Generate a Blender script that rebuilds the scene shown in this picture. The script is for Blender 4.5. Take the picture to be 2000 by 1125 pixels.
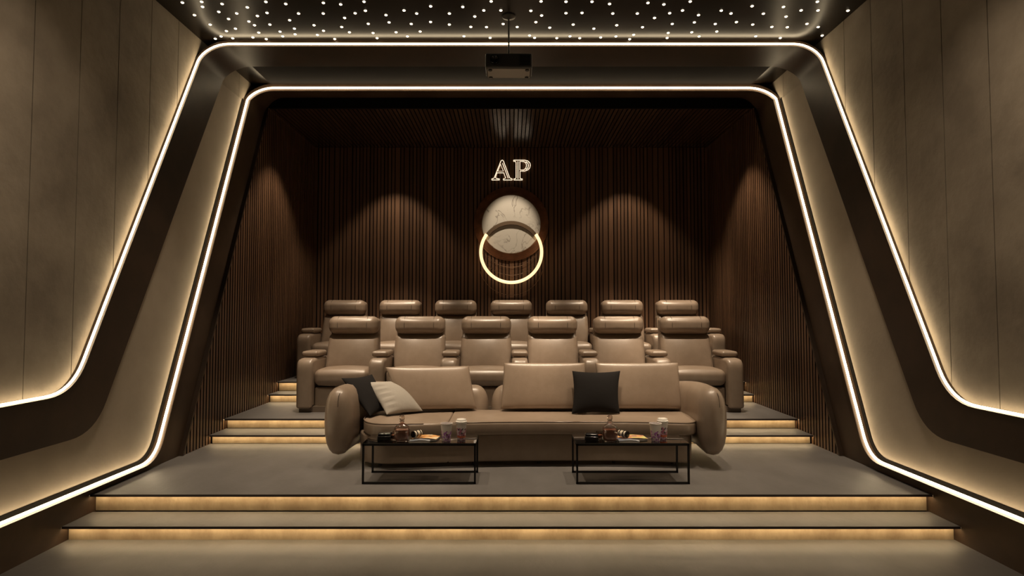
import bpy, bmesh, math, random
from mathutils import Vector, Matrix
random.seed(7)
PI = math.pi
for o in list(bpy.data.objects): bpy.data.objects.remove(o)
sc = bpy.context.scene
C = sc.collection

# ------------------------------------------------------------------ camera
EYE = 1.917
F = 1170.0
cam_d = bpy.data.cameras.new('camera'); cam = bpy.data.objects.new('camera', cam_d); C.objects.link(cam)
cam.location = (0, 0, EYE)
cam.rotation_euler = (PI/2 + math.atan(47.5/F), 0, 0)
cam_d.sensor_width = 36; cam_d.lens = F*36/2000; cam_d.shift_x = 1.5/2000
cam_d.clip_start = 0.05; cam_d.clip_end = 60
sc.camera = cam

# ------------------------------------------------------------------ world, exposure
w = bpy.data.worlds.new('world'); sc.world = w; w.use_nodes = True
w.node_tree.nodes['Background'].inputs[0].default_value = (1, .85, .65, 1)
w.node_tree.nodes['Background'].inputs[1].default_value = 0.02
vs = sc.view_settings
vs.view_transform = 'Standard'; vs.look = 'None'; vs.gamma = 1; vs.exposure = 0.0; vs.use_curve_mapping = False
cy = sc.cycles
cy.use_denoising = True; cy.max_bounces = 8; cy.diffuse_bounces = 4; cy.glossy_bounces = 4
cy.transmission_bounces = 8; cy.transparent_max_bounces = 12; cy.sample_clamp_indirect = 4.0
cy.caustics_reflective = False; cy.caustics_refractive = False
try: cy.use_light_tree = True
except Exception: pass

WARM = (1.0, .80, .58)
def spot(x, y, z, power, cone, blend=.5, radius=.05, to=None, color=WARM):
    d = bpy.data.lights.new('unseen_spot', 'SPOT'); o = bpy.data.objects.new('unseen_spot', d); C.objects.link(o)
    d.energy = power; d.spot_size = math.radians(cone); d.spot_blend = blend; d.shadow_soft_size = radius; d.color = color
    o.location = (x, y, z)
    if to:
        v = Vector(to) - Vector((x, y, z)); o.rotation_euler = v.to_track_quat('-Z', 'Y').to_euler()
    return o
# downlights recessed in the ceiling over the sofa and the nearest platform
for x in (-2.9, -1.7, -.6, .6, 1.7, 2.9):
    spot(x, 5.9, 5.12, 260, 56, .9, .05, to=(x*0.9, 6.6, 0))
for x in (-1.3, -.1, .75, 1.7):              # unseen narrow spots added to brighten the sofa cushions
    spot(x, 5.75, 5.12, 330, 24, .9, .07, to=(x, 7.0, 1.05))
for x in (-.85, 1.15):                       # unseen tight spots added to lift the things on the coffee tables
    spot(x, 4.6, 5.12, 190, 15, .8, .05, to=(x, 5.85, .75))
for x in (-2.9, -1.0, 1.0, 2.9):  # unseen fill spots added over the front floor
    spot(x, 4.2, 5.15, 42, 66, .9, .10)
for x in (-2.6, 0, 2.6):  # weaker unseen fill added towards the front of the room
    spot(x, 1.6, 5.15, 18, 100, 1, .15)
# unseen spots added to wash the side walls with light
for s in (-1, 1):
    spot(s*2.5, 4.1, 5.1, 80, 96, 1, .1, to=(s*3.9, 4.5, 1.0))
    spot(s*2.3, 2.2, 5.1, 70, 100, 1, .1, to=(s*3.9, 3.0, 1.0))
# downlights between the slats of the timber ceiling, over the recliners
for x in (-2.17, 2.12):
    spot(x, 10.5, 4.98, 100, 84, .4, .03)
spot(0, 9.4, 4.98, 190, 30, .6, .03, to=(0, 11.2, 3.35))  # unseen narrow spot added to brighten the wall art
for x in (-3.0, 3.0):
    spot(x, 9.2, 4.98, 170, 84, .5, .03)
for x in (-2.35, -.35, 1.1, 2.55):
    spot(x, 7.6, 5.10, 560, 42, .8, .04, to=(x, 8.85, 1.0))
for x in (-1.95, 0.0, 1.9, 3.0):
    spot(x, 9.45, 4.98, 420, 38, .8, .04, to=(x, 10.6, 1.2))

# ------------------------------------------------------------------ materials
def mat(name, col, rough=.6, metal=0., spec=.5, noise=None, bump=None, emit=None, stretch=(1,1,1), coat=0.):
    m = bpy.data.materials.new(name); m.use_nodes = True
    nt = m.node_tree; N = nt.nodes; L = nt.links; b = N['Principled BSDF']
    b.inputs['Base Color'].default_value = (*col, 1); b.inputs['Roughness'].default_value = rough
    b.inputs['Metallic'].default_value = metal; b.inputs['Specular IOR Level'].default_value = spec
    if coat: b.inputs['Coat Weight'].default_value = coat
    if noise or bump:
        tc = N.new('ShaderNodeTexCoord'); mp = N.new('ShaderNodeMapping'); L.new(tc.outputs['Object'], mp.inputs[0])
        mp.inputs['Scale'].default_value = stretch
    if noise:                                   # (scale, second colour, contrast lo, hi)
        sc_, col2, lo, hi = noise
        n = N.new('ShaderNodeTexNoise'); n.inputs['Scale'].default_value = sc_; n.inputs['Detail'].default_value = 6
        n.inputs['Roughness'].default_value = .6
        L.new(mp.outputs[0], n.inputs['Vector'])
        r = N.new('ShaderNodeMapRange'); r.inputs['From Min'].default_value = lo; r.inputs['From Max'].default_value = hi
        L.new(n.outputs[0], r.inputs['Value'])
        mx = N.new('ShaderNodeMix'); mx.data_type = 'RGBA'
        mx.inputs['A'].default_value = (*col, 1); mx.inputs['B'].default_value = (*col2, 1)
        L.new(r.outputs[0], mx.inputs['Factor']); L.new(mx.outputs['Result'], b.inputs['Base Color'])
    if bump:                                    # (scale, strength, distance)
        n2 = N.new('ShaderNodeTexNoise'); n2.inputs['Scale'].default_value = bump[0]; n2.inputs['Detail'].default_value = 5
        L.new(mp.outputs[0], n2.inputs['Vector'])
        bp = N.new('ShaderNodeBump'); bp.inputs['Strength'].default_value = bump[1]; bp.inputs['Distance'].default_value = bump[2]
        L.new(n2.outputs[0], bp.inputs['Height']); L.new(bp.outputs[0], b.inputs['Normal'])
    if emit:
        b.inputs['Emission Color'].default_value = (*emit[0], 1); b.inputs['Emission Strength'].default_value = emit[1]
    return m

M = {}
M['plaster'] = mat('plaster', (.32,.27,.21), .8, noise=(1.3, (.20,.165,.125), .36, .66), bump=(14, .35, .02))
M['plaster_smooth'] = mat('plaster_smooth', (.36,.30,.23), .75, noise=(1.6, (.29,.24,.185), .35, .7), bump=(30, .25, .006))
M['bronze'] = mat('bronze', (.042,.025,.015), .42, 0, .4, noise=(3, (.030,.018,.011), .4, .6))
M['skirt'] = mat('skirt', (.070,.044,.028), .45, 0, .3, noise=(2, (.05,.031,.020), .4, .6))
M['ceiling'] = mat('ceiling', (.013,.009,.006), .28, 0, .22, noise=(5, (.010,.007,.005), .4, .6))
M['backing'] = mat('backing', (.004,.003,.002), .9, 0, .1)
M['floor'] = mat('floor', (.175,.163,.155), .5, noise=(1.6, (.13,.12,.113), .35, .65), bump=(30, .15, .01), stretch=(1,.5,1))
M['nosing'] = mat('nosing', (.03,.02,.018), .5)
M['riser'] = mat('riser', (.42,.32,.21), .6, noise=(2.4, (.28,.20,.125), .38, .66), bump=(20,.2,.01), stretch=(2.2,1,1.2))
M['leather'] = mat('leather', (.29,.22,.165), .34, 0, .6, noise=(9, (.265,.20,.148), .4, .6), bump=(60, .12, .004))
M['leather_dark'] = mat('leather_dark', (.16,.12,.09), .5)
M['seam'] = mat('seam', (.03,.02,.014), .6)
M['black_metal'] = mat('black_metal', (.008,.007,.007), .35, .3)
M['black_gloss'] = mat('black_gloss', (.010,.009,.009), .15)
M['pillow_dark'] = mat('pillow_dark', (.007,.0055,.005), .9, 0, .3, bump=(7,.3,.02))
M['pillow_light'] = mat('pillow_light', (.34,.31,.27), .85, bump=(8,.35,.02))
M['paper'] = mat('paper', (.72,.68,.64), .6)
M['lid'] = mat('lid', (.80,.76,.70), .4)
M['cream'] = mat('cream', (.62,.54,.42), .5)
M['projector'] = mat('projector', (.05,.048,.045), .4)
M['projector_base'] = mat('projector_base', (.30,.28,.25), .5)
M['wire'] = mat('wire', (.55,.40,.28), .3, 1)
M['dark_arc'] = mat('dark_arc', (.16,.11,.07), .4, .6)
M['led'] = mat('led', (1,.9,.75), .5, emit=((1.0,.79,.50), 13.0))
M['led_step'] = mat('led_step', (1,.9,.75), .5, emit=((1.0,.75,.42), 22.0))
M['led_ring'] = mat('led_ring', (1,.8,.6), .5, emit=((1.0,.64,.32), 1.7))
M['led_star'] = mat('led_star', (1,.9,.75), .5, emit=((1.0,.84,.60), 4.0))
M['led_sign'] = mat('led_sign', (1,.9,.75), .5, emit=((1.0,.82,.60), 1.3))

def wood_mat(name, a, b_, rough=.42):
    m = bpy.data.materials.new(name); m.use_nodes = True
    nt = m.node_tree; N = nt.nodes; L = nt.links; b = N['Principled BSDF']; b.inputs['Roughness'].default_value = rough
    at = N.new('ShaderNodeAttribute'); at.attribute_name = 'tone'
    tc = N.new('ShaderNodeTexCoord'); mp = N.new('ShaderNodeMapping'); mp.inputs['Scale'].default_value = (14,14,1.0)
    if 'ceiling' in name: mp.inputs['Scale'].default_value = (14,1.0,14)
    L.new(tc.outputs['Object'], mp.inputs[0])
    n = N.new('ShaderNodeTexNoise'); n.inputs['Scale'].default_value = 2.2; n.inputs['Detail'].default_value = 6
    L.new(mp.outputs[0], n.inputs['Vector'])
    ad = N.new('ShaderNodeMath'); ad.operation = 'MULTIPLY_ADD'; ad.inputs[1].default_value = .75
    L.new(n.outputs[0], ad.inputs[0])
    mu = N.new('ShaderNodeMath'); mu.operation = 'MULTIPLY'; mu.inputs[1].default_value = .55
    L.new(at.outputs['Fac'], mu.inputs[0]); L.new(mu.outputs[0], ad.inputs[2])
    mx = N.new('ShaderNodeMix'); mx.data_type = 'RGBA'; mx.inputs['A'].default_value = (*a,1); mx.inputs['B'].default_value = (*b_,1)
    L.new(ad.outputs[0], mx.inputs['Factor']); L.new(mx.outputs['Result'], b.inputs['Base Color'])
    return m
M['slat'] = wood_mat('slat_wood', (.050,.026,.015), (.17,.090,.049))
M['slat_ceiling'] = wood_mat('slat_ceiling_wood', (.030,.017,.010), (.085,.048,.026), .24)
M['ring_wood'] = mat('ring_wood', (.24,.10,.045), .45, noise=(8,(.17,.07,.03),.4,.6))

def marble_mat():
    m = mat('marble', (.60,.57,.52), .3)
    nt = m.node_tree; N = nt.nodes; L = nt.links; b = N['Principled BSDF']
    tc = N.new('ShaderNodeTexCoord')
    n = N.new('ShaderNodeTexNoise'); n.inputs['Scale'].default_value = 2.3; n.inputs['Detail'].default_value = 4; n.inputs['Distortion'].default_value = 1.2
    L.new(tc.outputs['Object'], n.inputs['Vector'])
    s = N.new('ShaderNodeMath'); s.operation = 'SUBTRACT'; s.inputs[1].default_value = .5; L.new(n.outputs[0], s.inputs[0])
    a = N.new('ShaderNodeMath'); a.operation = 'ABSOLUTE'; L.new(s.outputs[0], a.inputs[0])
    r = N.new('ShaderNodeMapRange'); r.inputs['From Min'].default_value = 0; r.inputs['From Max'].default_value = .018; r.inputs['To Min'].default_value = 0; r.inputs['To Max'].default_value = 1
    L.new(a.outputs[0], r.inputs['Value'])
    n2 = N.new('ShaderNodeTexNoise'); n2.inputs['Scale'].default_value = 1.7; L.new(tc.outputs['Object'], n2.inputs['Vector'])
    r2 = N.new('ShaderNodeMapRange'); r2.inputs['From Min'].default_value = .45; r2.inputs['From Max'].default_value = .62; L.new(n2.outputs[0], r2.inputs['Value'])
    mxx = N.new('ShaderNodeMath'); mxx.operation = 'MAXIMUM'; L.new(r.outputs[0], mxx.inputs[0]); L.new(r2.outputs[0], mxx.inputs[1])
    mx = N.new('ShaderNodeMix'); mx.data_type = 'RGBA'; mx.inputs['A'].default_value = (.24,.21,.18,1); mx.inputs['B'].default_value = (.58,.55,.49,1)
    L.new(mxx.outputs[0], mx.inputs['Factor']); L.new(mx.outputs['Result'], b.inputs['Base Color'])
    return m
M['marble'] = marble_mat()

def cup_mat(name, c1, c2, zcut, band=None):
    m = mat(name, (.75,.70,.66), .5)
    nt = m.node_tree; N = nt.nodes; L = nt.links; b = N['Principled BSDF']
    tc = N.new('ShaderNodeTexCoord'); sp = N.new('ShaderNodeSeparateXYZ'); L.new(tc.outputs['Object'], sp.inputs[0])
    v = N.new('ShaderNodeTexVoronoi'); v.inputs['Scale'].default_value = 55; L.new(tc.outputs['Object'], v.inputs['Vector'])
    cr = N.new('ShaderNodeValToRGB'); cr.color_ramp.interpolation = 'CONSTANT'
    e = cr.color_ramp.elements; e[0].position = 0; e[0].color = (*c1,1); e[1].position = .35; e[1].color = (.72,.60,.66,1)
    e2 = e.new(.62); e2.color = (*c2,1); e3 = e.new(.78); e3.color = (.75,.66,.70,1)
    sv = N.new('ShaderNodeSeparateColor'); L.new(v.outputs['Color'], sv.inputs[0]); L.new(sv.outputs[0], cr.inputs[0])
    nz = N.new('ShaderNodeTexNoise'); nz.inputs['Scale'].default_value = 22; L.new(tc.outputs['Object'], nz.inputs['Vector'])
    ma = N.new('ShaderNodeMath'); ma.operation = 'MULTIPLY_ADD'; ma.inputs[1].default_value = .05; L.new(nz.outputs[0], ma.inputs[0]); L.new(sp.outputs[2], ma.inputs[2])
    lt = N.new('ShaderNodeMath'); lt.operation = 'LESS_THAN'; lt.inputs[1].default_value = zcut + .025; L.new(ma.outputs[0], lt.inputs[0])
    mx = N.new('ShaderNodeMix'); mx.data_type = 'RGBA'; mx.inputs['A'].default_value = (.76,.71,.67,1); L.new(lt.outputs[0], mx.inputs['Factor']); L.new(cr.outputs[0], mx.inputs['B'])
    out = mx.outputs['Result']
    if band:
        g1 = N.new('ShaderNodeMath'); g1.operation = 'LESS_THAN'; g1.inputs[1].default_value = band[1]; L.new(sp.outputs[2], g1.inputs[0])
        g2 = N.new('ShaderNodeMath'); g2.operation = 'GREATER_THAN'; g2.inputs[1].default_value = band[0]; L.new(sp.outputs[2], g2.inputs[0])
        g3 = N.new('ShaderNodeMath'); g3.operation = 'MULTIPLY'; L.new(g1.outputs[0], g3.inputs[0]); L.new(g2.outputs[0], g3.inputs[1])
        m2 = N.new('ShaderNodeMix'); m2.data_type = 'RGBA'; m2.inputs['B'].default_value = (*band[2],1); L.new(g3.outputs[0], m2.inputs['Factor']); L.new(out, m2.inputs['A'])
        out = m2.outputs['Result']
    L.new(out, b.inputs['Base Color'])
    return m
M['cup_print'] = cup_mat('cup_print', (.42,.16,.50), (.16,.06,.10), .098)
M['cup_print_band'] = cup_mat('cup_print_band', (.45,.17,.25), (.10,.09,.10), .115, (.022,.040,(.60,.13,.04)))

def cover_mat(name, cols, scale=14):
    m = mat(name, (.5,.3,.1), .35)
    nt = m.node_tree; N = nt.nodes; L = nt.links; b = N['Principled BSDF']
    tc = N.new('ShaderNodeTexCoord'); n = N.new('ShaderNodeTexNoise'); n.inputs['Scale'].default_value = scale; n.inputs['Detail'].default_value = 3
    L.new(tc.outputs['Object'], n.inputs['Vector'])
    cr = N.new('ShaderNodeValToRGB'); e = cr.color_ramp.elements; e[0].position = .36; e[0].color = (*cols[0],1); e[1].position = .66; e[1].color = (*cols[-1],1)
    for i, c in enumerate(cols[1:-1]):
        q = e.new(.36 + .30*(i+1)/(len(cols)-1)); q.color = (*c,1)
    L.new(n.outputs[0], cr.inputs[0]); L.new(cr.outputs[0], b.inputs['Base Color'])
    return m
M['cover_orange'] = cover_mat('cover_orange', [(.05,.03,.02),(.65,.28,.07),(.80,.42,.14),(.80,.66,.45)])
M['cover_multi'] = cover_mat('cover_multi', [(.10,.14,.22),(.60,.22,.10),(.78,.45,.20),(.70,.66,.25)], 11)
M['cover_grey'] = cover_mat('cover_grey', [(.10,.11,.14),(.25,.27,.30),(.45,.45,.46)], 9)

def clear_mat(name, tint, base_gloss=.08, rough=.02):
    m = bpy.data.materials.new(name); m.use_nodes = True
    nt = m.node_tree; N = nt.nodes; L = nt.links; N.remove(N['Principled BSDF'])
    t = N.new('ShaderNodeBsdfTransparent'); t.inputs[0].default_value = (*tint,1)
    g = N.new('ShaderNodeBsdfGlossy'); g.inputs['Roughness'].default_value = rough; g.inputs[0].default_value = (1,1,1,1)
    lw = N.new('ShaderNodeLayerWeight'); lw.inputs['Blend'].default_value = .32
    r = N.new('ShaderNodeMapRange'); r.inputs['To Min'].default_value = base_gloss; r.inputs['To Max'].default_value = .9; L.new(lw.outputs['Fresnel'], r.inputs['Value'])
    mx = N.new('ShaderNodeMixShader'); L.new(r.outputs[0], mx.inputs[0]); L.new(t.outputs[0], mx.inputs[1]); L.new(g.outputs[0], mx.inputs[2])
    L.new(mx.outputs[0], N['Material Output'].inputs['Surface'])
    return m
M['smoked_glass'] = clear_mat('smoked_glass', (.50,.47,.44), .22)
M['bottle_glass'] = clear_mat('bottle_glass', (.86,.80,.76), .10)
M['liquor'] = mat('liquor', (.62,.27,.18), .12, spec=.6); M['liquor'].node_tree.nodes['Principled BSDF'].inputs['Transmission Weight'].default_value = .35

# ------------------------------------------------------------------ helpers
def mesh_obj(name, verts, faces, m, parent=None, smooth=False, recalc=True):
    me = bpy.data.meshes.new(name)
    bm = bmesh.new()
    vs_ = [bm.verts.new(v) for v in verts]
    for f in faces:
        try: bm.faces.new([vs_[i] for i in f])
        except ValueError: pass
    bmesh.ops.remove_doubles(bm, verts=bm.verts, dist=1e-5)
    if recalc: bmesh.ops.recalc_face_normals(bm, faces=bm.faces)
    bm.to_mesh(me); bm.free()
    if isinstance(m, (list, tuple)):
        for k in m: me.materials.append(k)
    else: me.materials.append(m)
    if smooth:
        me.shade_smooth()
        try: me.set_sharp_from_angle(angle=math.radians(smooth if smooth is not True else 40))
        except Exception: pass
    o = bpy.data.objects.new(name, me); C.objects.link(o)
    if parent: o.parent = parent
    return o
def empty(name, loc=(0,0,0), rz=0):
    o = bpy.data.objects.new(name, None); C.objects.link(o); o.location = loc; o.rotation_euler = (0,0,rz); o.empty_display_size = .1
    return o
def tag(o, label, cat, group=None):
    o['label'] = label; o['category'] = cat
    if group: o['group'] = group
    return o
def struct(o): o['kind'] = 'structure'; return o

class G:                                        # geometry collector
    def __init__(s): s.v = []; s.f = []
    def add(s, v, f):
        n = len(s.v); s.v += [tuple(p) for p in v]; s.f += [tuple(i+n for i in q) for q in f]; return s
    def box(s, x0,x1,y0,y1,z0,z1):
        v = [(x,y,z) for z in (z0,z1) for y in (y0,y1) for x in (x0,x1)]
        return s.add(v, [(0,2,3,1),(4,5,7,6),(0,1,5,4),(2,6,7,3),(0,4,6,2),(1,3,7,5)])
    def rbox(s, x0,x1,y0,y1,z0,z1, r=.05, seg=4, bulge=(0,0,0), mid=5, fn=None):
        hx,hy,hz = (x1-x0)/2,(y1-y0)/2,(z1-z0)/2; cx,cy_,cz = (x0+x1)/2,(y0+y1)/2,(z0+z1)/2
        r = min(r, hx*.999, hy*.999, hz*.999)
        def ax(h):
            a = [-h + r*(1-math.cos(PI/2*i/seg)) if False else -h + r*math.tan(PI/4*i/seg)*1.0 for i in range(seg+1)]
            a = [-h + r*(i/seg) for i in range(seg+1)]
            b = [-x for x in reversed(a)]
            m_ = [a[-1] + (b[0]-a[-1])*i/mid for i in range(1,mid)] if b[0]-a[-1] > 1e-4 else []
            return a + m_ + (b if b[0]-a[-1] > 1e-4 else b[1:])
        X,Y,Z = ax(hx),ax(hy),ax(hz)
        idx = {}; V = []
        def vid(i,j,k):
            if (i,j,k) in idx: return idx[(i,j,k)]
            p = Vector((X[i],Y[j],Z[k]))
            q = Vector((max(-hx+r,min(hx-r,p.x)), max(-hy+r,min(hy-r,p.y)), max(-hz+r,min(hz-r,p.z))))
            d = p-q
            if d.length > 1e-9:
                # map cube corner region to sphere with even spacing
                e = Vector((math.tan(d.x/r*PI/4), math.tan(d.y/r*PI/4), math.tan(d.z/r*PI/4)))
                p = q + e.normalized()*r
            u,v_,w_ = p.x/hx,p.y/hy,p.z/hz
            f = lambda a,b: max(0,1-a*a)*max(0,1-b*b)
            p = Vector((p.x + bulge[0]*u*f(v_,w_), p.y + bulge[1]*v_*f(u,w_), p.z + bulge[2]*w_*f(u,v_)))
            p = p + Vector((cx,cy_,cz))
            if fn: p = Vector(fn(p))
            idx[(i,j,k)] = len(V); V.append(p); return len(V)-1
        Fc = []; nx,ny,nz = len(X)-1,len(Y)-1,len(Z)-1
        for i in range(nx):
            for j in range(ny):
                Fc.append((vid(i,j,0),vid(i,j+1,0),vid(i+1,j+1,0),vid(i+1,j,0))); Fc.append((vid(i,j,nz),vid(i+1,j,nz),vid(i+1,j+1,nz),vid(i,j+1,nz)))
            for k in range(nz):
                Fc.append((vid(i,0,k),vid(i+1,0,k),vid(i+1,0,k+1),vid(i,0,k+1))); Fc.append((vid(i,ny,k),vid(i,ny,k+1),vid(i+1,ny,k+1),vid(i+1,ny,k)))
        for j in range(ny):
            for k in range(nz):
                Fc.append((vid(0,j,k),vid(0,j,k+1),vid(0,j+1,k+1),vid(0,j+1,k))); Fc.append((vid(nx,j,k),vid(nx,j+1,k),vid(nx,j+1,k+1),vid(nx,j,k+1)))
        return s.add(V, Fc)
    def tube(s, pts, r, n=8, closed=False):
        P = [Vector(p) for p in pts]; m_ = len(P); V = []; up = None
        for i,p in enumerate(P):
            a = P[(i-1)%m_] if (closed or i>0) else p; b = P[(i+1)%m_] if (closed or i<m_-1) else p
            t = (b-a).normalized()
            if up is None:
                up = t.cross(Vector((0,0,1)));
                if up.length < .1: up = t.cross(Vector((0,1,0)))
            up = (up - t*up.dot(t)).normalized(); sd = t.cross(up)
            V += [p + (up*math.cos(2*PI*k/n) + sd*math.sin(2*PI*k/n))*r for k in range(n)]
        Fc = []
        for i in range(m_ if closed else m_-1):
            j = (i+1)%m_
            for k in range(n): Fc.append((i*n+k, i*n+(k+1)%n, j*n+(k+1)%n, j*n+k))
        if not closed: Fc += [tuple(range(n)), tuple((m_-1)*n+k for k in range(n))]
        return s.add(V, Fc)
    def lathe(s, prof, n=24, c=(0,0,0), axis='z', cap=True):
        V = []
        for (r,h) in prof:
            for k in range(n):
                a = 2*PI*k/n
                if axis == 'z': V.append((c[0]+r*math.cos(a), c[1]+r*math.sin(a), c[2]+h))
                elif axis == 'y': V.append((c[0]+r*math.cos(a), c[1]+h, c[2]+r*math.sin(a)))
                else: V.append((c[0]+h, c[1]+r*math.cos(a), c[2]+r*math.sin(a)))
        Fc = [(i*n+k, i*n+(k+1)%n, (i+1)*n+(k+1)%n, (i+1)*n+k) for i in range(len(prof)-1) for k in range(n)]
        if cap: Fc += [tuple(range(n)), tuple((len(prof)-1)*n+k for k in range(n))]
        return s.add(V, Fc)
    def slab(s, outline, h0, h1, r, seg=4, place=None):
        """outline (closed 2D, counterclockwise) extruded h0..h1 with rounded edges of radius r"""
        n = len(outline); P = [Vector(p) for p in outline]; nr = []
        for i in range(n):
            t = (P[(i+1)%n]-P[i-1]).normalized(); nr.append(Vector((t.y,-t.x)))
        rings = []
        for i in range(seg+1):
            a = PI/2*i/seg; rings.append((h0 + r*(1-math.sin(a)), r*(1-math.cos(a)) ) )
        rings = [(h0 + r - r*math.cos(PI/2*i/seg), r - r*math.sin(PI/2*i/seg)) for i in range(seg+1)]
        rings += [(h0+h1-h, ins) for (h,ins) in reversed(rings)]
        V = []
        for (h,ins) in rings:
            for i in range(n):
                q = P[i]-nr[i]*ins; V.append((q.x,q.y,h))
        if place: V = [place(*v) for v in V]
        Fc = [(i*n+k, i*n+(k+1)%n, (i+1)*n+(k+1)%n, (i+1)*n+k) for i in range(len(rings)-1) for k in range(n)]
        Fc += [tuple(range(n)), tuple((len(rings)-1)*n+k for k in range(n))]
        return s.add(V, Fc)
    def obj(s, name, m, parent=None, smooth=False): return mesh_obj(name, s.v, s.f, m, parent, smooth)

def smooth_poly(P, n=4, closed=True):
    """Catmull-Rom through 2D/3D points"""
    P = [Vector(p) for p in P]; out = []; m_ = len(P)
    rng = range(m_) if closed else range(m_-1)
    for i in rng:
        p0 = P[i-1] if (closed or i>0) else P[0]; p1 = P[i]; p2 = P[(i+1)%m_]; p3 = P[(i+2)%m_] if (closed or i+2<m_) else P[-1]
        for k in range(n):
            t = k/n
            out.append(.5*((2*p1) + (p2-p0)*t + (2*p0-5*p1+4*p2-p3)*t*t + (3*p1-p0-3*p2+p3)*t*t*t))
    if not closed: out.append(P[-1])
    return out
def fillet_poly(P, r, n=5):
    P = [Vector(p) for p in P]; out = []
    for i,p in enumerate(P):
        rr = r[i] if isinstance(r,(list,tuple)) else r
        if rr <= 0: out.append(p); continue
        a = P[i-1]; b = P[(i+1)%len(P)]; ta = (a-p); tb = (b-p)
        A = p + ta.normalized()*min(rr, ta.length*.48); B = p + tb.normalized()*min(rr, tb.length*.48)
        for k in range(n+1):
            t = k/n; out.append(A*(1-t)**2 + p*2*t*(1-t) + B*t*t)
    return out

# ------------------------------------------------------------------ room shell
W = 3.80; WI = 3.74; CZ = 5.25; CI = 5.19; BACK = 11.25; Y0 = -1.0
for s, nm in ((-1,'wall_left'), (1,'wall_right')):
    g = G()
    a, b = (-W-.12, -W-.012) if s < 0 else (W+.012, W+.12)
    g.box(a, b, Y0, 9.2, -.02, CZ+.05)
    seam0 = 4.69
    ys = [Y0] + [seam0 + .508*k for k in range(-11, 9)]
    ys = [y for y in ys if y >= Y0] + [9.2]
    x_in = s*W; x_out = s*(W+.013)
    for i in range(len(ys)-1):
        y0, y1 = ys[i]+.004, ys[i+1]-.004
        g.box(min(x_in,x_out), max(x_in,x_out), y0, y1, 0, CZ)
    struct(g.obj(nm, M['plaster']))
struct(G().box(-W-.1, W+.1, Y0-.1, Y0, -.02, CZ+.05).obj('wall_front', M['plaster']))
struct(G().box(-W-.1, W+.1, Y0, 9.2, CZ, CZ+.08).obj('ceiling', M['ceiling']))
struct(G().box(-W, W, Y0, 5.3, -.1, 0).obj('floor', M['floor']))

# ------------------------------------------------------------------ portal frames
def side_profile(rail_z, yfun, tl, ztop, y_start=-.9):
    yc = yfun(rail_z); d = Vector((yfun(rail_z+1)-yc, 1)).normalized()
    A = Vector((yc-tl, rail_z)); B = Vector((yc, rail_z)) + d*tl; Cn = Vector((yc, rail_z))
    pts = [Vector((y_start, rail_z)), Vector(((y_start+A.x)/2, rail_z))]
    for k in range(9):
        t = k/8; pts.append(A*(1-t)**2 + Cn*2*t*(1-t) + B*t*t)
    for k in range(1,7):
        z = B.y + (ztop-B.y)*k/6; pts.append(Vector((yfun(z), z)))
    return pts
def portal_line(profL, profR, r, ytopL, ytopC, ytopR, xi, zi):
    """3D polyline: left rail, left slant, corner, ceiling, corner, right slant, right rail; also outward normals"""
    out = []
    for p in profL: out.append((Vector((-xi, p.x, p.y)), Vector((-1,0,0))))
    n = 8
    def arc(s, y_w, y_c):
        seq = []
        for k in range(1, n+1):
            a = PI/2*k/n
            seq.append((Vector((s*(xi-r+r*math.cos(a)), y_w+(y_c-y_w)*math.sin(a), zi-r+r*math.sin(a))), Vector((s*math.cos(a),0,math.sin(a)))))
        return seq
    out += arc(-1, profL[-1].x, ytopC)
    for k in range(1,8): 
        x = -(xi-r) + 2*(xi-r)*k/8; out.append((Vector((x, ytopC, zi)), Vector((0,0,1))))
    out += list(reversed(arc(1, profR[-1].x, ytopC)))
    for p in reversed(profR): out.append((Vector((xi, p.x, p.y)), Vector((1,0,0))))
    return out
def band(name, near, far, th, m):
    g = G(); n = len(near); V = []
    for (a,na),(b,nb) in zip(near, far):
        V += [a, b, a+na*th, b+nb*th]
    Fc = []
    for i in range(n-1):
        p, q = 4*i, 4*i+4
        Fc += [(p,q,q+1,p+1),(p,p+2,q+2,q),(p+1,q+1,q+3,p+3),(p+2,p+3,q+3,q+2)]
    Fc += [(0,1,3,2),(4*n-4,4*n-2,4*n-1,4*n-3)]
    g.add(V, Fc)
    return g.obj(name, m, None, 35)
R = .28
zt = CI - R
near1 = portal_line(side_profile(1.224, lambda z: 5.13+.519*(z-1.2), .30, zt), side_profile(1.150, lambda z: 5.145+.515*(z-1.15), .30, zt), R, 0, 7.215, 0, WI, CI)
far1 = portal_line(side_profile(.835, lambda z: 6.162+.545*(z-2.18), .30, zt), side_profile(.815, lambda z: 6.19+.53*(z-2.18), .30, zt), R, 0, 7.86, 0, WI, CI)
near2 = portal_line(side_profile(.362, lambda z: 7.161+.446*(z-2.223), .24, zt), side_profile(.392, lambda z: 7.126+.446*(z-2.223), .24, zt), R, 0, 8.60, 0, WI, CI)
far2 = portal_line(side_profile(-.02, lambda z: 6.80+.465*(z-.3), .05, zt), side_profile(-.02, lambda z: 6.80+.465*(z-.3), .05, zt), R, 0, 9.08, 0, WI, CI)
struct(band('trim_1', near1, far1, .058, M['bronze']))
struct(band('trim_2', near2, far2, .058, M['skirt']))
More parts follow.
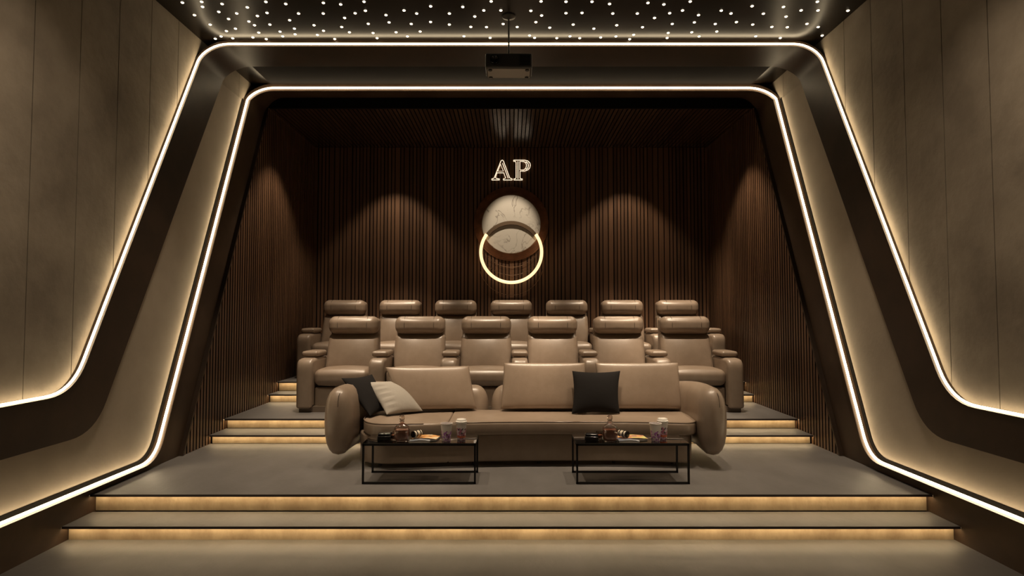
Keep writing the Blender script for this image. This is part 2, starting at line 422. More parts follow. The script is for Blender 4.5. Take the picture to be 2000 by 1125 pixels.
# smooth plaster reveal between the two frames, and the thin dark channel beside the inner light line
def between(name, A, B, d, th, m, only_wall=True):
    g = G()
    for part in (range(0, 17), range(len(A)-17, len(A))):
        part = list(part); n0 = len(g.v)
        for i in part:
            (a,na),(b,nb) = A[i], B[i]
            g.v += [tuple(a+na*d), tuple(b+nb*d), tuple(a+na*(d+th)), tuple(b+nb*(d+th))]
        for k in range(len(part)-1):
            p = n0+4*k; q = p+4
            g.f += [(p,q,q+1,p+1),(p,p+2,q+2,q),(p+1,q+1,q+3,p+3)]
    return struct(g.obj(name, m, None, 35))
def shifted(A, amt):
    out = []
    for i,(p,n_) in enumerate(A):
        t = (A[min(len(A)-1,i+1)][0]-A[max(0,i-1)][0]).normalized(); sd = n_.cross(t)
        if sd.y > .05 or (abs(sd.y) <= .05 and sd.z < 0): sd = -sd
        out.append((p+sd*amt, n_))
    return out
between('trim_3', far1, near2, .050, .008, M['plaster_smooth'])
between('trim_4', shifted(near2, .045), near2, .042, .006, M['backing'])
M['matte_dark'] = mat('matte_dark', (.010,.007,.005), .8, 0, .08)
struct(G().box(-3.5, 3.5, 7.87, 8.598, 5.236, 5.25).obj('trim_7', M['matte_dark']))  # matte board added to keep the light line's reflection out of the recess
def lip(name, near, h, m):
    # raised edge added to the frame to block the light line from the room behind
    A = shifted(near, -.001); B = shifted(near, -.012); V = []; Fc = []
    for (a,na),(b,nb) in zip(A, B): V += [a-na*h, b-nb*h, a+na*.01, b+nb*.01]
    for i in range(len(A)-1):
        p, q = 4*i, 4*i+4; Fc += [(p,q,q+1,p+1),(p,p+2,q+2,q),(p+1,q+1,q+3,p+3)]
    return struct(G().add(V, Fc).obj(name, m, None, 35))
lip('trim_8', near1, .016, M['bronze'])
lip('trim_9', near2, .050, M['skirt'])
def led_line(near, r, label, lift=-.009):
    pts = []
    for i,(p,nrm) in enumerate(near):
        a = near[max(0,i-1)][0]; b = near[min(len(near)-1,i+1)][0]; t = (b-a).normalized()
        side = nrm.cross(t)                     # towards the near side of the board edge
        if side.y > .05 or (abs(side.y) <= .05 and side.z < 0): side = -side
        pts.append(p + side*(r+.002) - nrm*lift)
    o = G().tube(pts, r, 8).obj('light_strip', M['led'], None, 60)
    return tag(o, label, 'light strip')
led_line(near1, .010, 'warm glowing light line around the nearer, larger dark portal frame')
led_line(near2, .0125, 'warm glowing light line around the inner, farther dark portal frame', .012)

# ------------------------------------------------------------------ steps and platforms
XS = 3.735
def level(name, y0, y1, z0, z1, xs, edge=.080):
    g = G().box(-xs, xs, y0, y1, z1-.012, z1).box(-xs, xs, y0, y0+.012, z1-.021, z1-.012).box(-xs, xs, y0+edge+.02, y1, z0-.1, z1-.012)
    o = struct(g.obj(name, [M['floor'], M['nosing']]))
    for p in o.data.polygons:                   # dark nosing edge
        if p.center.y < y0+.02 and p.normal.z < .5: p.material_index = 1
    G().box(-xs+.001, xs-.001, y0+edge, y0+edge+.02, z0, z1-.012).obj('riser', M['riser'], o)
    G().box(-xs+.004, xs-.004, y0+.022, y0+.036, z1-.0195, z1-.0125).obj('light_strip', M['led_step'], o)
    return o
level('step', 5.055, 5.425, 0, .138, XS)
level('platform', 5.380, 7.44, .138, .303, XS)
level('step', 7.385, 7.81, .303, .417, 3.69)
level('platform', 7.770, 9.20, .417, .548, 3.69)
level('step', 9.150, 9.54, .548, .672, 3.69)
level('platform', 9.495, BACK+.1, .672, .824, 3.69)

# ------------------------------------------------------------------ slatted timber
def slat_obj(name, boxes, m, face=None):
    V = []; Fc = []; tones = []
    for b in boxes:
        x0,x1,y0,y1,z0,z1,zc = b                # zc: top z at the y1 end (slanted cut) or None
        n = len(V); zz = lambda y: z1 if zc is None else (z1 if y == y0 else zc)
        for z in (0,1):
            for y in (y0,y1):
                for x in (x0,x1): V.append((x,y, z0 if z == 0 else zz(y)))
        t = random.random()
        Fc += [tuple(n+i for i in q) for q in [(0,2,3,1),(4,5,7,6),(0,1,5,4),(2,6,7,3),(0,4,6,2),(1,3,7,5)]]; tones += [t]*8
    me = bpy.data.meshes.new(name); me.from_pydata(V, [], Fc); me.materials.append(m)
    if face:                                    # slat sides coloured black to stand in for shade in the gaps
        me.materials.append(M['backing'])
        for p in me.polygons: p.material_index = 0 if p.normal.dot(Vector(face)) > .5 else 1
    at = me.attributes.new('tone', 'FLOAT', 'POINT'); at.data.foreach_set('value', tones); me.update()
    o = bpy.data.objects.new(name, me); C.objects.link(o); return o
cutz = lambda y: min(5.05, .3 + (y-6.81)/.465)
for s, nm in ((-1,'wall_left'), (1,'wall_right')):
    bx = []; y = 6.84
    while y < BACK-.05:
        w_ = .046
        fl = .28 if y < 7.47 else (.40 if y < 7.86 else (.53 if y < 9.24 else (.66 if y < 9.58 else .81)))
        z0_, z1_ = cutz(y), cutz(y+w_)
        bx.append((s*3.70 if s > 0 else -3.735, 3.735 if s > 0 else -3.70, y, y+w_, fl, max(z0_, fl+.02), max(z1_, fl+.02)))
        y += w_+.024
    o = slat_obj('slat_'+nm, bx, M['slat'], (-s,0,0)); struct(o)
    lip = [(s*xx, 6.80+.465*(zz-.3)+dy, zz) for xx in (3.690, 3.745) for (zz,dy) in ((.25,0),(.25,.028),(5.0,.028),(5.0,0))]
    struct(mesh_obj('trim_5' if s < 0 else 'trim_6', lip, [(0,1,2,3),(4,5,6,7),(0,1,5,4),(1,2,6,5),(2,3,7,6),(3,0,4,7)], M['bronze']))
    # dark board the slats are fixed to (clipped along the frame's slant)
    x0, x1 = (s*3.735, s*3.79) if s > 0 else (-3.79, -3.735)
    pts = [(6.80, .25), (BACK+.1, .25), (BACK+.1, 5.19), (9.08, 5.19)]
    V = [(x, a, b) for x in (x0, x1) for (a, b) in pts]
    mb = mesh_obj('slat_backing', V, [(0,1,2,3),(4,5,6,7),(0,1,5,4),(1,2,6,5),(2,3,7,6),(3,0,4,7)], M['backing'], o)
bx = []; x = -3.70
while x < 3.68:
    w_ = random.choice((.050,.050,.050,.050,.086))
    bx.append((x, min(x+w_,3.70), BACK-.03-random.choice((0,0,0,.012)), BACK, .82, 5.03, None)); x += w_+.017
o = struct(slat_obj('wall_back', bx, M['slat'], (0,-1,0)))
G().box(-3.8, 3.8, BACK, BACK+.1, .5, 5.25).obj('slat_backing', M['backing'], o)
bx = []; x = -3.70
while x < 3.68:
    bx.append((x, x+.050, 9.06, BACK-.05, 5.03, 5.06, None)); x += .067
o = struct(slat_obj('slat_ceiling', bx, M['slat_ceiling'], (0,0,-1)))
G().box(-3.79, 3.79, 9.09, BACK+.1, 5.06, 5.24).box(-3.79, 3.79, 9.02, 9.06, 5.03, 5.24).obj('slat_backing', M['backing'], o)

# ------------------------------------------------------------------ star ceiling
STARS = '-3.540,6.319;-3.324,6.302;-3.368,6.407;-3.126,6.347;-3.245,6.517;-3.553,6.590;-3.212,6.678;-3.062,6.552;-2.885,6.419;-2.635,6.303;-2.719,6.540;-2.855,6.609;-3.007,6.737;-2.981,6.827;-3.488,6.812;-2.796,6.811;-3.375,6.970;-3.241,6.911;-3.009,7.010;-3.506,7.109;-3.606,7.171;-3.388,7.158;-3.133,7.135;-2.989,7.179;-2.438,6.347;-2.373,6.555;-2.529,6.708;-2.024,6.325;-2.098,6.555;-1.847,6.357;-1.580,6.300;-1.612,6.492;-1.740,6.549;-1.887,6.655;-2.290,6.827;-1.981,6.870;-1.652,6.793;-2.548,6.910;-2.591,7.053;-2.746,6.985;-2.760,7.106;-2.223,6.964;-2.329,7.069;-1.926,7.002;-1.649,7.020;-1.631,7.153;-2.153,7.177;-1.405,6.590;-1.405,6.759;-1.184,6.487;-1.055,6.555;-0.878,6.397;-1.156,6.796;-0.926,6.749;-1.371,7.001;-1.254,7.109;-1.081,6.982;-0.690,6.555;-0.717,6.811;-0.529,6.410;-0.411,6.622;-0.472,6.867;-0.303,6.486;-0.289,6.872;-0.571,7.104;-0.215,6.293;-0.256,7.146;-0.115,6.486;-0.094,6.797;0.070,6.870;0.320,6.293;0.217,6.494;0.341,6.599;0.283,6.753;0.221,7.085;0.284,7.146;0.451,6.887;0.554,7.153;0.588,6.300;0.610,6.547;0.788,6.540;0.718,6.811;0.710,7.106;0.833,7.154;0.867,6.300;0.971,6.911;1.085,7.136;1.063,6.347;1.133,6.555;1.225,6.827;1.265,7.109;1.445,7.182;1.470,7.066;1.407,6.555;1.473,6.325;1.623,6.655;1.535,6.875;1.653,6.357;1.766,6.547;1.862,6.796;1.873,7.018;1.894,7.149;1.920,6.296;1.892,6.487;2.101,6.590;2.106,6.759;2.149,7.002;2.270,7.109;2.321,6.490;2.359,6.797;2.440,6.982;2.452,6.554;2.587,6.752;2.623,6.393;2.815,6.558;2.798,6.811;3.044,6.867;2.953,7.105;2.972,6.410;3.098,6.624;3.228,6.875;3.269,7.149;3.201,6.485;3.417,6.793;3.286,6.300;3.388,6.486;3.587,6.871;3.746,7.087;3.721,6.491'
proto = G().lathe([(.0165,0),(.0165,-.004),(.011,-.009),(.004,-.012)], 10).obj('star_light', M['led_star'], None, 60)
first = True
for q in STARS.split(';'):
    a, b = map(float, q.split(','))
    o = proto if first else proto.copy()
    if not first: C.objects.link(o)
    first = False
    o.location = (a, b, CZ)
    tag(o, 'tiny warm white star light set in the dark ceiling ahead of the portal frame', 'star light', 'star lights scattered across the dark ceiling')

# ------------------------------------------------------------------ recliners
PITCH = .9845; AW = .22
def arm_geo(xc, hw=AW/2):
    prof = [(0,.055),(.86,.055),(.86,.70),(.70,.735),(.25,.735),(0,.725)]
    pts = fillet_poly(prof, [.03,.03,.06,.06,.1,.16], 6)
    g = G(); g.slab([(p.x,p.y) for p in pts], xc-hw, xc+hw, .045, 4, place=lambda a,b,h: (h,a,b))
    return g
def make_recliner(last=False):
    root = empty('recliner')
    hw = PITCH/2 - AW/2                         # half seat width
    L_ = M['leather']
    G().box(-PITCH/2-AW/2+.03, (PITCH/2+AW/2-.03) if last else hw, .06, .80, 0, .08).obj('base', M['leather_dark'], root)
    arm_geo(-PITCH/2).obj('arm', L_, root, 40)
    G().rbox(-PITCH/2-.115, -PITCH/2+.115, .22, .66, .745, .82, .034, 4, (0,0,.008)).obj('armrest_pad', L_, root, 60)
    if last:
        arm_geo(PITCH/2).obj('arm', L_, root, 40)
        G().rbox(PITCH/2-.115, PITCH/2+.115, .22, .66, .745, .82, .034, 4, (0,0,.008)).obj('armrest_pad', L_, root, 60)
    G().rbox(-hw+.005, hw-.005, .10, .70, .05, .335, .03, 3, (0,.008,0)).obj('footrest', L_, root, 60)
    G().rbox(-hw+.003, hw-.003, .045, .66, .36, .575, .075, 5, (0,.015,.035)).obj('seat', L_, root, 60)
    def lean(p): return (p.x*(1 - .03*max(0,(p.z-.5))), p.y + .20*(p.z-.5)/.55, p.z)
    G().rbox(-hw+.004, hw-.004, .50, .70, .50, 1.055, .07, 5, (0,.05,.012), 6, lean).obj('backrest', L_, root, 60)
    G().rbox(-hw+.02, hw-.02, .77, .91, .10, 1.28, .05, 4, (0,0,0), 5).obj('back_shell', L_, root, 60)
    def hb(p):
        return (p.x, p.y - .015*math.cos(p.x*3.4) , p.z)
    hr = G().rbox(-hw+.012, hw-.012, .62, .86, 1.05, 1.31, .105, 7, (.0,.02,.0), 6, hb).obj('headrest', L_, root, 60)
    for sx in (-.215, .215):
        pts = []
        for k in range(15):
            a = -PI*.15 + PI*.85*k/14
            pts.append((sx, .74 - .125*math.cos(a-.0)*1.0 - .02, 1.18 + .132*math.sin(a)))
        G().tube(pts, .0034, 5).obj('seam', M['seam'], hr)
    return root
def copy_tree(o, parent=None):
    c = o.copy(); C.objects.link(c)
    if parent: c.parent = parent
    for ch in [x for x in bpy.data.objects if x.parent == o]: copy_tree(ch, c)
    return c
rec = make_recliner(); rec_end = make_recliner(True)
def place_row(n, x_left, y, z, row, group):
    ords = ['leftmost','second from the left','third from the left','fourth from the left','fifth from the left','sixth from the left','rightmost']
    for i in range(n):
        end = i == n-1
        if end: o = rec_end if row == 'front' else copy_tree(rec_end)
        else: o = rec if (row == 'front' and i == 0) else copy_tree(rec)
        o.location = (x_left + AW/2 + PITCH*(i+.5), y, z)
        pos = 'rightmost' if end else ords[i]
        where = 'in the nearer row of six' if row == 'front' else 'in the rear row of seven'
        tag(o, 'tan leather recliner %s %s' % (pos, where), 'recliner', group)
place_row(6, -2.943, 8.22, .548, 'front', 'recliners in the nearer row')
place_row(7, -3.555, 9.93, .824, 'rear', 'recliners in the rear row')

# ------------------------------------------------------------------ sofa
FZ = .303
sofa = empty('sofa', (0, 6.7, FZ))
def loc(p): return (p[0], p[1]-6.7, p[2]-FZ)
def sweep(path, hu, hv, zc, ex=2.5, n=20, tip=.16):
    """pill cross-section swept along a plan path with rounded ends"""
    P = smooth_poly([Vector((a,b,c)) for (a,b,c) in path], 8, False)
    L_ = [0]
    for i in range(1,len(P)): L_.append(L_[-1] + (P[i]-P[i-1]).length)
    tot = L_[-1]; Q = []
    def at(d):
        for i in range(1,len(P)):
            if L_[i] >= d: t = (d-L_[i-1])/max(1e-9,L_[i]-L_[i-1]); return P[i-1].lerp(P[i], t)
        return P[-1]
    ds = [tip*(1-math.cos(PI/2*k/7)) for k in range(8)]; mid = [tip + (tot-2*tip)*k/26 for k in range(1,26)]
    ds = ds + mid + [tot-d for d in reversed(ds)]
    V = []
    for d in ds:
        e = min(d, tot-d); sfac = math.sqrt(max(0, 1-(1-min(1,e/tip))**2)); sfac = max(sfac, .02)
        p = at(d); t = (at(min(tot,d+.02))-at(max(0,d-.02))).normalized(); sd = Vector((t.y,-t.x,0)).normalized()
        for k in range(n):
            a = 2*PI*k/n; c_, s_ = math.cos(a), math.sin(a)
            u = math.copysign(abs(c_)**(2/ex), c_); v_ = math.copysign(abs(s_)**(2/ex), s_)
            V.append(loc(p + sd*hu*u*(.35+.65*sfac if sfac < .999 else 1)*(sfac**.5) + Vector((0,0,hv*v_*(sfac**.6)))))
    m_ = len(ds)
    Fc = [(i*n+k, i*n+(k+1)%n, (i+1)*n+(k+1)%n, (i+1)*n+k) for i in range(m_-1) for k in range(n)] + [tuple(range(n)), tuple((m_-1)*n+k for k in range(n))]
    return G().add(V, Fc)
front = [(-1.60,6.62),(-1.58,6.44),(-1.49,6.26),(-1.34,6.165),(-1.0,6.185),(-.6615,6.24)]
left_out = front + [(-.6615,7.10),(-1.3,7.10),(-1.5,6.95)]
right_front = [(-.6605,6.242),(-.3,6.275),(.05,6.30),(.6,6.305),(1.14,6.30),(1.62,6.255),(1.86,6.22),(1.98,6.40),(1.99,6.75)]
right_out = right_front + [(1.97,7.10),(-.6605,7.10)]
lo_f = fillet_poly(left_out, [.1,.1,.1,.1,.1,0,.0,.1,.1], 4); ro_f = fillet_poly(right_out, [0,.15,.15,.15,.15,.15,.1,.12,.1,.05,0], 4)
def insets(P, dy): return [Vector((p.x*(1 if p.x > -1.4 else 1.035) - (.03 if p.x > 1.9 else 0), p.y + (dy if p.y < 6.6 else 0))) for p in P]
pl = lambda a,b,h: loc((a,b,h))
G().slab(lo_f, .640, .775, .030, 4, pl).obj('seat_cushion', M['leather'], sofa, 60)
G().slab(ro_f, .640, .775, .030, 4, pl).obj('seat_cushion', M['leather'], sofa, 60)
bl = insets(lo_f, .09); br = insets(ro_f, .09)
G().slab(bl, .345, .634, .02, 3, pl).obj('base', M['leather'], sofa, 60)
G().slab(br, .345, .634, .02, 3, pl).obj('base', M['leather'], sofa, 60)
# piping along the front top edge
def piping(P):
    pts = [loc((p[0], p[1]+.012, .772)) for p in P if p[1] < 6.6]
    return G().tube(pts, .006, 6).obj('piping', M['leather'], sofa, 60)
piping([p for p in lo_f[1:] if p.x < -.67]); piping(ro_f[:-2])
for (x,y) in ((-1.38,6.38),(-.4,6.48),(.3,6.5),(1.1,6.5),(1.72,6.46),(-1.3,7.0),(0,7.0),(1.7,7.0)):
    G().lathe([(.020,0),(.026,.05)], 10, loc((x,y,FZ))).obj('leg', M['seam'], sofa, 60)
sweep([(-1.79,6.16,.785),(-1.80,6.55,.785),(-1.76,6.90,.775),(-1.58,7.15,.75),(-1.2,7.235,.72),(-.8,7.235,.70),(-.27,7.235,.70)], .15, .35, 0).obj('backrest', M['leather'], sofa, 60)
sweep([(2.08,6.14,.785),(2.105,6.55,.785),(2.12,6.90,.775),(1.98,7.17,.75),(1.6,7.235,.72),(1.0,7.235,.70),(-.24,7.235,.70)], .15, .35, 0).obj('backrest', M['leather'], sofa, 60)
for (x,y0_) in ((-1.80,6.14),(2.09,6.12)):      # stitched dart on each arm's front
    G().tube([loc((x+.03, y0_+.14, 1.115)), loc((x+.03, y0_+.045, 1.06)), loc((x+.03, y0_+.022, 1.0)), loc((x+.03, y0_+.016, .95))], .003, 5).obj('seam', M['seam'], sofa)
tag(sofa, 'long curved tan leather sofa with rounded bolster arms on the nearest platform', 'sofa')

def quad_pillow(name, BL, BR, TR, TL, th, m, pinch=.06, power=.5, n=18, wr=0., flip=False, fold=0):
    BL,BR,TR,TL = map(Vector, (BL,BR,TR,TL)); ctr = (BL+BR+TR+TL)/4
    nrm = ((BR-BL).cross(TL-BL)).normalized()
    V = []; idx = {}
    for side in (1,-1):
        for i in range(n+1):
            for j in range(n+1):
                u = -math.cos(PI*i/n)*.5+.5; v_ = -math.cos(PI*j/n)*.5+.5
                a, b = 2*u-1, 2*v_-1
                # concave edges between the corners
                ua = .5 + .5*a*(1 - pinch*(1-b*b)); vb = .5 + .5*b*(1 - pinch*(1-a*a))
                p = BL*(1-ua)*(1-vb) + BR*ua*(1-vb) + TR*ua*vb + TL*(1-ua)*vb
                t = max(0,(1-a*a))*max(0,(1-b*b)); h = th*(t**power)
                if wr: h += wr*math.sin(fold*b*PI+1)*max(0,(1-b*b))*max(0,-a-.25)*(1-abs(a))*3*(1 if side>0 else 0)
                V.append(p - ctr + nrm*h*side)
    N1 = (n+1)*(n+1); Fc = []
    for s_ in (0,1):
        for i in range(n):
            for j in range(n):
                q = [s_*N1+i*(n+1)+j, s_*N1+(i+1)*(n+1)+j, s_*N1+(i+1)*(n+1)+j+1, s_*N1+i*(n+1)+j+1]
                Fc.append(tuple(q if s_ == 0 else reversed(q)))
    o = mesh_obj(name, V, Fc, m, None, 180); o.location = ctr
    return o
tag(quad_pillow('back_cushion', (-1.26,6.86,.80), (-.400,7.01,.80), (-.50,7.10,1.285), (-1.45,6.93,1.285), .10, M['leather'], .015, .22), 'wide tan leather back cushion leaning at the left end of the sofa', 'cushion', 'back cushions on the sofa')
tag(quad_pillow('back_cushion', (-.125,6.98,.80), (.885,6.98,.80), (.865,7.06,1.325), (-.085,7.06,1.325), .10, M['leather'], .012, .20), 'tan leather back cushion at the middle of the sofa, left of the black pillow', 'cushion', 'back cushions on the sofa')
tag(quad_pillow('back_cushion', (1.005,6.98,.80), (1.965,6.98,.80), (1.955,7.06,1.325), (.985,7.06,1.325), .10, M['leather'], .012, .20), 'tan leather back cushion at the right end of the sofa beside the arm', 'cushion', 'back cushions on the sofa')
tag(quad_pillow('throw_pillow', (-1.361,6.60,.80), (-1.005,6.84,.80), (-1.215,6.99,1.13), (-1.645,6.80,1.128), .080, M['pillow_light'], .06, .5, 30, .022, fold=6), 'pale grey creased fabric throw pillow leaning on the left side of the sofa', 'pillow')
tag(quad_pillow('throw_pillow', (-1.52,6.50,.80), (-1.37,6.92,.80), (-1.615,6.98,1.20), (-1.87,6.62,1.195), .075, M['pillow_dark'], .10, .5), 'dark charcoal throw pillow tucked behind the pale grey pillow at the left arm', 'pillow')
tag(quad_pillow('throw_pillow', (.675,6.75,.782), (1.215,6.75,.782), (1.245,6.87,1.25), (.695,6.87,1.25), .085, M['pillow_dark'], .085, .45), 'square black throw pillow propped up between the two right back cushions', 'pillow')

# ------------------------------------------------------------------ coffee tables
def coffee_table(x0, x1, y0, y1, label):
    root = empty('coffee_table', ((x0+x1)/2, (y0+y1)/2, FZ))
    hx, hy, H = (x1-x0)/2, (y1-y0)/2, .375; t = .009
    for s in (-1,1):
        y = s*(hy-t)
        g = G().box(-hx, -hx+2*t, y-t, y+t, 0, H).box(hx-2*t, hx, y-t, y+t, 0, H).box(-hx, hx, y-t, y+t, 0, 2*t)
        g.obj('leg_frame', M['black_metal'], root)
    G().box(-hx,hx,-hy,-hy+2*t,H-2*t,H).box(-hx,hx,hy-2*t,hy,H-2*t,H).box(-hx,-hx+2*t,-hy,hy,H-2*t,H).box(hx-2*t,hx,-hy,hy,H-2*t,H).obj('top_frame', M['black_metal'], root)
    G().box(-hx+.002,hx-.002,-hy+.002,hy-.002,H+.0005,H+.008).obj('glass_top', M['smoked_glass'], root)
    return tag(root, label, 'coffee table', 'coffee tables in front of the sofa')
coffee_table(-1.405, -.333, 5.70, 6.115, 'low glass-topped black metal coffee table in front of the left half of sofa')
coffee_table(.612, 1.680, 5.70, 6.115, 'low glass-topped black metal coffee table in front of the right half of sofa')
TZ = FZ + .3835

def bottle(x, y, label):
    r = empty('decanter', (x,y,TZ))
    def sq(prof, m, nm, par, e=3.2):
        n = 32; V = []
        for (rr,h,k) in prof:
            for i in range(n):
                a = 2*PI*i/n; c_, s_ = math.cos(a), math.sin(a); ex = 2+(e-2)*k
                q = (abs(c_)**ex + abs(s_)**ex)**(-1/ex); V.append((rr*q*c_, rr*.8*q*s_, h))
        Fc = [(i*n+k, i*n+(k+1)%n, (i+1)*n+(k+1)%n, (i+1)*n+k) for i in range(len(prof)-1) for k in range(n)] + [tuple(range(n)), tuple((len(prof)-1)*n+k for k in range(n))]
        return mesh_obj(nm, V, Fc, m, par, 50)
    sq([(.055,.0,1),(.066,.008,1),(.072,.06,1),(.074,.115,1),(.066,.138,.8),(.040,.160,.4),(.020,.172,0),(.017,.182,0),(.024,.188,0),(.024,.194,0),(.014,.196,0)], M['bottle_glass'], 'bottle', r)
    sq([(.048,.012,1),(.060,.018,1),(.065,.06,1),(.067,.108,1),(.066,.112,1)], M['liquor'], 'liquor', r)
    st = G().lathe([(.012,.190),(.014,.197),(.022,.202),(.026,.215),(.026,.232),(.020,.244),(.008,.247)], 8).obj('stopper', M['bottle_glass'], r, False)
    return tag(r, label, 'decanter', 'decanters on the coffee tables')
bottle(-1.045, 5.78, 'glass decanter of amber pink liquor standing on the left coffee table')
bottle(.945, 5.78, 'glass decanter of amber pink liquor standing on the right coffee table')
def tumbler(x, y, label):
    r = empty('tumbler', (x,y,TZ))
    G().lathe([(.024,0),(.026,.004),(.034,.075),(.031,.075),(.024,.012),(.001,.010)], 20, cap=False).obj('glass', M['bottle_glass'], r, 60)
    G().lathe([(.022,.013),(.029,.045)], 20).obj('drink', M['liquor'], r, 60)
    return tag(r, label, 'glass', 'tumblers on the coffee tables')
tumbler(-1.135, 5.86, 'small tumbler of amber drink behind the decanter on the left coffee table')
tumbler(.855, 5.86, 'small tumbler of amber drink behind the decanter on the right coffee table')
def cup(x, y, h, lid, label, m):
    r = empty('paper_cup', (x,y,TZ)); rt = .056 if not lid else .050; rb = .038
    G().lathe([(rb,0),(rb+.001,.003),(rt,h-.004),(rt+.003,h-.004),(rt+.003,h),(rt-.002,h),(rb-.001,.008),(.001,.006)], 28, cap=False).obj('cup_body', m, r, 50)
    if lid:
        G().lathe([(rt+.004,h-.006),(rt+.005,h+.010),(rt-.002,h+.014),(rt-.004,h+.030),(rt-.008,h+.033),(rt-.011,h+.026),(.001,h+.025)], 28, cap=False).obj('lid', M['lid'], r, 50)
    return tag(r, label, 'cup', 'paper cups on the coffee tables')
cup(-.622, 5.80, .168, False, 'open white paper cup with purple print on the left coffee table', M['cup_print'])
cup(-.484, 5.86, .165, True, 'lidded white paper cup with red band on the left coffee table', M['cup_print_band'])
cup(1.385, 5.80, .168, False, 'open white paper cup with purple print on the right coffee table', M['cup_print'])
cup(1.478, 5.90, .165, True, 'lidded white paper cup with red band on the right coffee table', M['cup_print_band'])
def ash_box(x, y, rz, label):
    r = empty('trinket_box', (x,y,TZ), rz)
    G().rbox(-.066,.066,-.045,.045,0,.045,.012,3).obj('box_body', M['black_gloss'], r, 60)
    G().rbox(-.060,.062,-.040,.040,.046,.066,.009,3,(0,0,.004)).obj('box_lid', M['black_gloss'], r, 60)
    return tag(r, label, 'box')
ash_box(-1.225, 5.84, .1, 'small glossy black box at the left end of the left coffee table')
ash_box(.775, 5.82, -.2, 'small glossy black box at the left end of the right coffee table')
def magazine(x, y, rz, m, label, wd=.20, dp=.13):
    r = empty('magazine', (x,y,TZ), rz)
    G().box(-wd/2,wd/2,-dp/2,dp/2,.0,.010).obj('pages', M['paper'], r)
    V = []; n = 8
    for k in range(2):
        for i in range(n+1):
            u = i/n
            for yy in (-dp/2-.002, dp/2+.002): V.append((-wd/2-.002+u*(wd+.004), yy, .011 + .010*math.sin(u*PI*.9)**2 + .0015*k))
    Fc = []
    for i in range(n):
        a = 2*i; b = 2*(n+1)+2*i
        Fc += [(a,a+2,a+3,a+1),(b,b+1,b+3,b+2),(a,b,b+2,a+2),(a+1,a+3,b+3,b+1)]
    Fc += [(0,1,2*(n+1)+1,2*(n+1)), (2*n,2*n+1,4*n+3,4*n+2)]
    mesh_obj('cover', V, Fc, m, r, 60)
    return tag(r, label, 'magazine')
magazine(-.83, 5.90, -.12, M['cover_orange'], 'magazine with an orange photo cover on the left coffee table', .24, .16)
magazine(-.87, 5.755, .06, M['cover_grey'], 'grey brochure lying nearest the edge of the left coffee table', .19, .07)
magazine(1.16, 5.90, .08, M['cover_multi'], 'colourful orange and yellow magazine on the right coffee table', .30, .16)
magazine(1.12, 5.755, -.06, M['cover_grey'], 'grey-blue brochure lying nearest the edge of the right coffee table', .19, .07)
def roll(x, y, z, rz, label):
    r = empty('banded_tube', (x,y,z), rz)
    G().lathe([(.029,-.048),(.030,-.042),(.030,-.020),(.030,.048)], 20, (0,0,.030), 'y').obj('tube', M['cream'], r, 50)
    for h in (-.044, -.012, .030): G().lathe([(.0312,h-.006),(.0315,h),(.0312,h+.006)], 20, (0,0,.030), 'y').obj('band', M['black_gloss'], r, 50)
    G().lathe([(.022,-.0485),(.022,-.0495)], 20, (0,0,.030), 'y').obj('end_cap', M['black_gloss'], r)
    return tag(r, label, 'tube')
roll(-.915, 5.85, TZ+.026, -.7, 'cream tube with black bands resting by the magazine on the left coffee table')
roll(1.085, 5.85, TZ+.026, .75, 'cream tube with black bands resting by the magazine on the right coffee table')

# ------------------------------------------------------------------ projector
pj = empty('projector', (-.028, 6.62, CZ))
zb = 4.60 - CZ
body = G().rbox(-.258,.258,-.15,.15,zb,zb+.165,.022,3).obj('projector_body', M['projector'], pj, 60)
G().box(-.235,.235,-.13,.13,zb-.006,zb+.002).obj('bottom_plate', M['projector_base'], pj)
for sx in (-1,1):
    for sy in (-1,1): G().lathe([(.022,-.014),(.024,0)], 12, (sx*.205, sy*.105, zb-.004)).obj('foot', M['black_metal'], pj, 60)
lens = G().lathe([(.052,0),(.052,-.03),(.045,-.034),(.040,-.02),(.001,-.012)], 24, (-.155,-.15,zb+.085), 'y', False).obj('lens', M['black_gloss'], pj, 60)
g = G()
for k in range(7): g.box(.12,.235,-.153,-.149,zb+.03+.017*k,zb+.037+.017*k)
g.obj('vent', M['black_metal'], pj)
G().tube([(-.0,0,zb+.16),(-.0,0,-.02)], .010, 12).obj('mount_pole', M['projector'], pj, 60)
G().lathe([(.075,-.001),(.075,-.012),(.03,-.03),(.012,-.034)], 24).obj('mount_plate', M['projector'], pj, 60)
G().box(-.08,.08,-.06,.06,zb+.164,zb+.185).obj('mount_bracket', M['black_metal'], pj)
tag(pj, 'dark grey projector hanging on a thin pole from the star ceiling', 'projector')

# ------------------------------------------------------------------ wall art
YB = BACK - .045
PX = YB/F                                       # metres per photo pixel at the back wall
art = empty('wall_art', (0, YB, 3.56))
ZC = 3.56
def ring_pts(cx_, cz_, r, a0=0, a1=2*PI, n=72, y=0):
    return [(cx_+r*math.cos(a0+(a1-a0)*k/n), y, cz_+r*math.sin(a0+(a1-a0)*k/n)) for k in range(n+(0 if abs(a1-a0-2*PI) < 1e-6 else 1))]
for k,(r,c) in enumerate([(.700,.02),(.665,.025),(.625,.015),(.592,.010),(.565,.008)]):
    G().lathe([(r-.012,.0),(r,-.004),(r,-.018-.024*k),(r-.006,-.022-.024*k),(.3,-.022-.024*k)], 72, (0,0,c), 'y', False).obj('wooden_disc', M['ring_wood'], art, 40)
G().lathe([(.545,.0),(.545,-.142),(.538,-.150),(.001,-.150)], 72, (0,0,-.01), 'y', False).obj('marble_disc', M['marble'], art, 40)
cz2 = -.535; R2 = .560
a_in = math.radians(36)
G().tube(ring_pts(0, cz2, R2, PI-a_in, 2*PI+a_in, 80, -.205), .029, 12).obj('glowing_ring', M['led_ring'], art, 60)
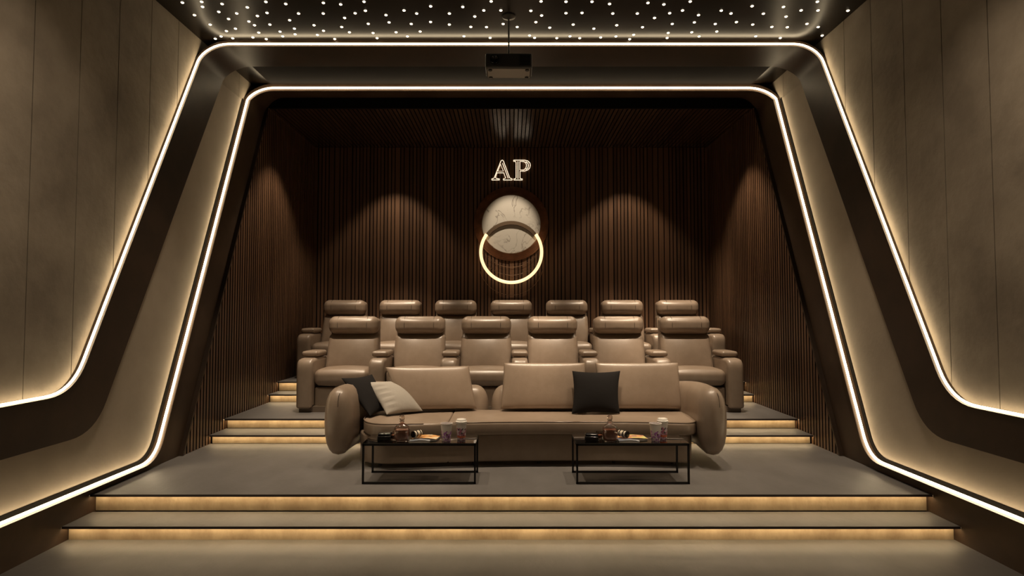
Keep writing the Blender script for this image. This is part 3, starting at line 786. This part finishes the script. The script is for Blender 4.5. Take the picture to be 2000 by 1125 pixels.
arc = ring_pts(0, cz2, R2-.02, a_in, PI-a_in, 40, 0)
V = []
for p in arc:
    d = Vector((p[0], 0, p[2]-cz2)).normalized(); q = Vector(p)
    V += [q - d*.03 + Vector((0,-.225,0)), q + d*.035 + Vector((0,-.225,0)), q + d*.035 + Vector((0,-.15,0)), q - d*.03 + Vector((0,-.15,0))]
Fc = [(4*i+k, 4*i+(k+1)%4, 4*i+4+(k+1)%4, 4*i+4+k) for i in range(len(arc)-1) for k in range(4)] + [(0,1,2,3),(4*len(arc)-4,4*len(arc)-3,4*len(arc)-2,4*len(arc)-1)]
mesh_obj('dark_arc', V, Fc, M['dark_arc'], art, 40)
for (c,r) in ((-.22,.58),(-.36,.59),(-.72,.60)):
    G().tube(ring_pts(0, c, r, PI+.25, 2*PI-.25, 60, -.03), .0035, 6).obj('wire_ring', M['wire'], art, 60)
tag(art, 'round marble disc on stepped wooden rings crossed by a glowing ring, on back wall', 'wall art')

sign = empty('sign', (0, BACK-.05, 4.60))
def letter(loops):
    g = G()
    for pts, closed in loops:
        P = [((x_/3.75+900-998.5)*PX, 0, -((y_/3.75+290)-329.0)*PX) for (x_,y_) in pts]
        g.tube(P, .0062, 6, closed)
    return g.obj('letter', M['led_sign'], sign, 60)
letter([([(225,221),(225,213),(243,207),(294,78),(304,72),(312,80),(358,205),(377,213),(377,221),(310,221),(310,213),(328,207),(315,168),(264,168),(253,203),(262,210),(283,213),(283,221)], True),
        ([(270,155),(311,155),(291,104)], True), ([(305,96),(347,208)], False)])
letter([([(388,221),(388,213),(402,210),(405,203),(405,90),(400,83),(386,81),(386,73),(468,73),(492,79),(508,95),(511,112),(506,132),(490,147),(466,155),(434,155),(434,204),(438,211),(452,213),(452,221)], True),
        ([(433,83),(462,83),(477,93),(483,112),(477,133),(462,146),(433,146)], True), ([(478,84),(493,97),(497,113),(492,131),(478,144)], False), ([(419,82),(419,212)], False)])
tag(sign, 'glowing outlined letters A and P mounted above the round wall art', 'sign')
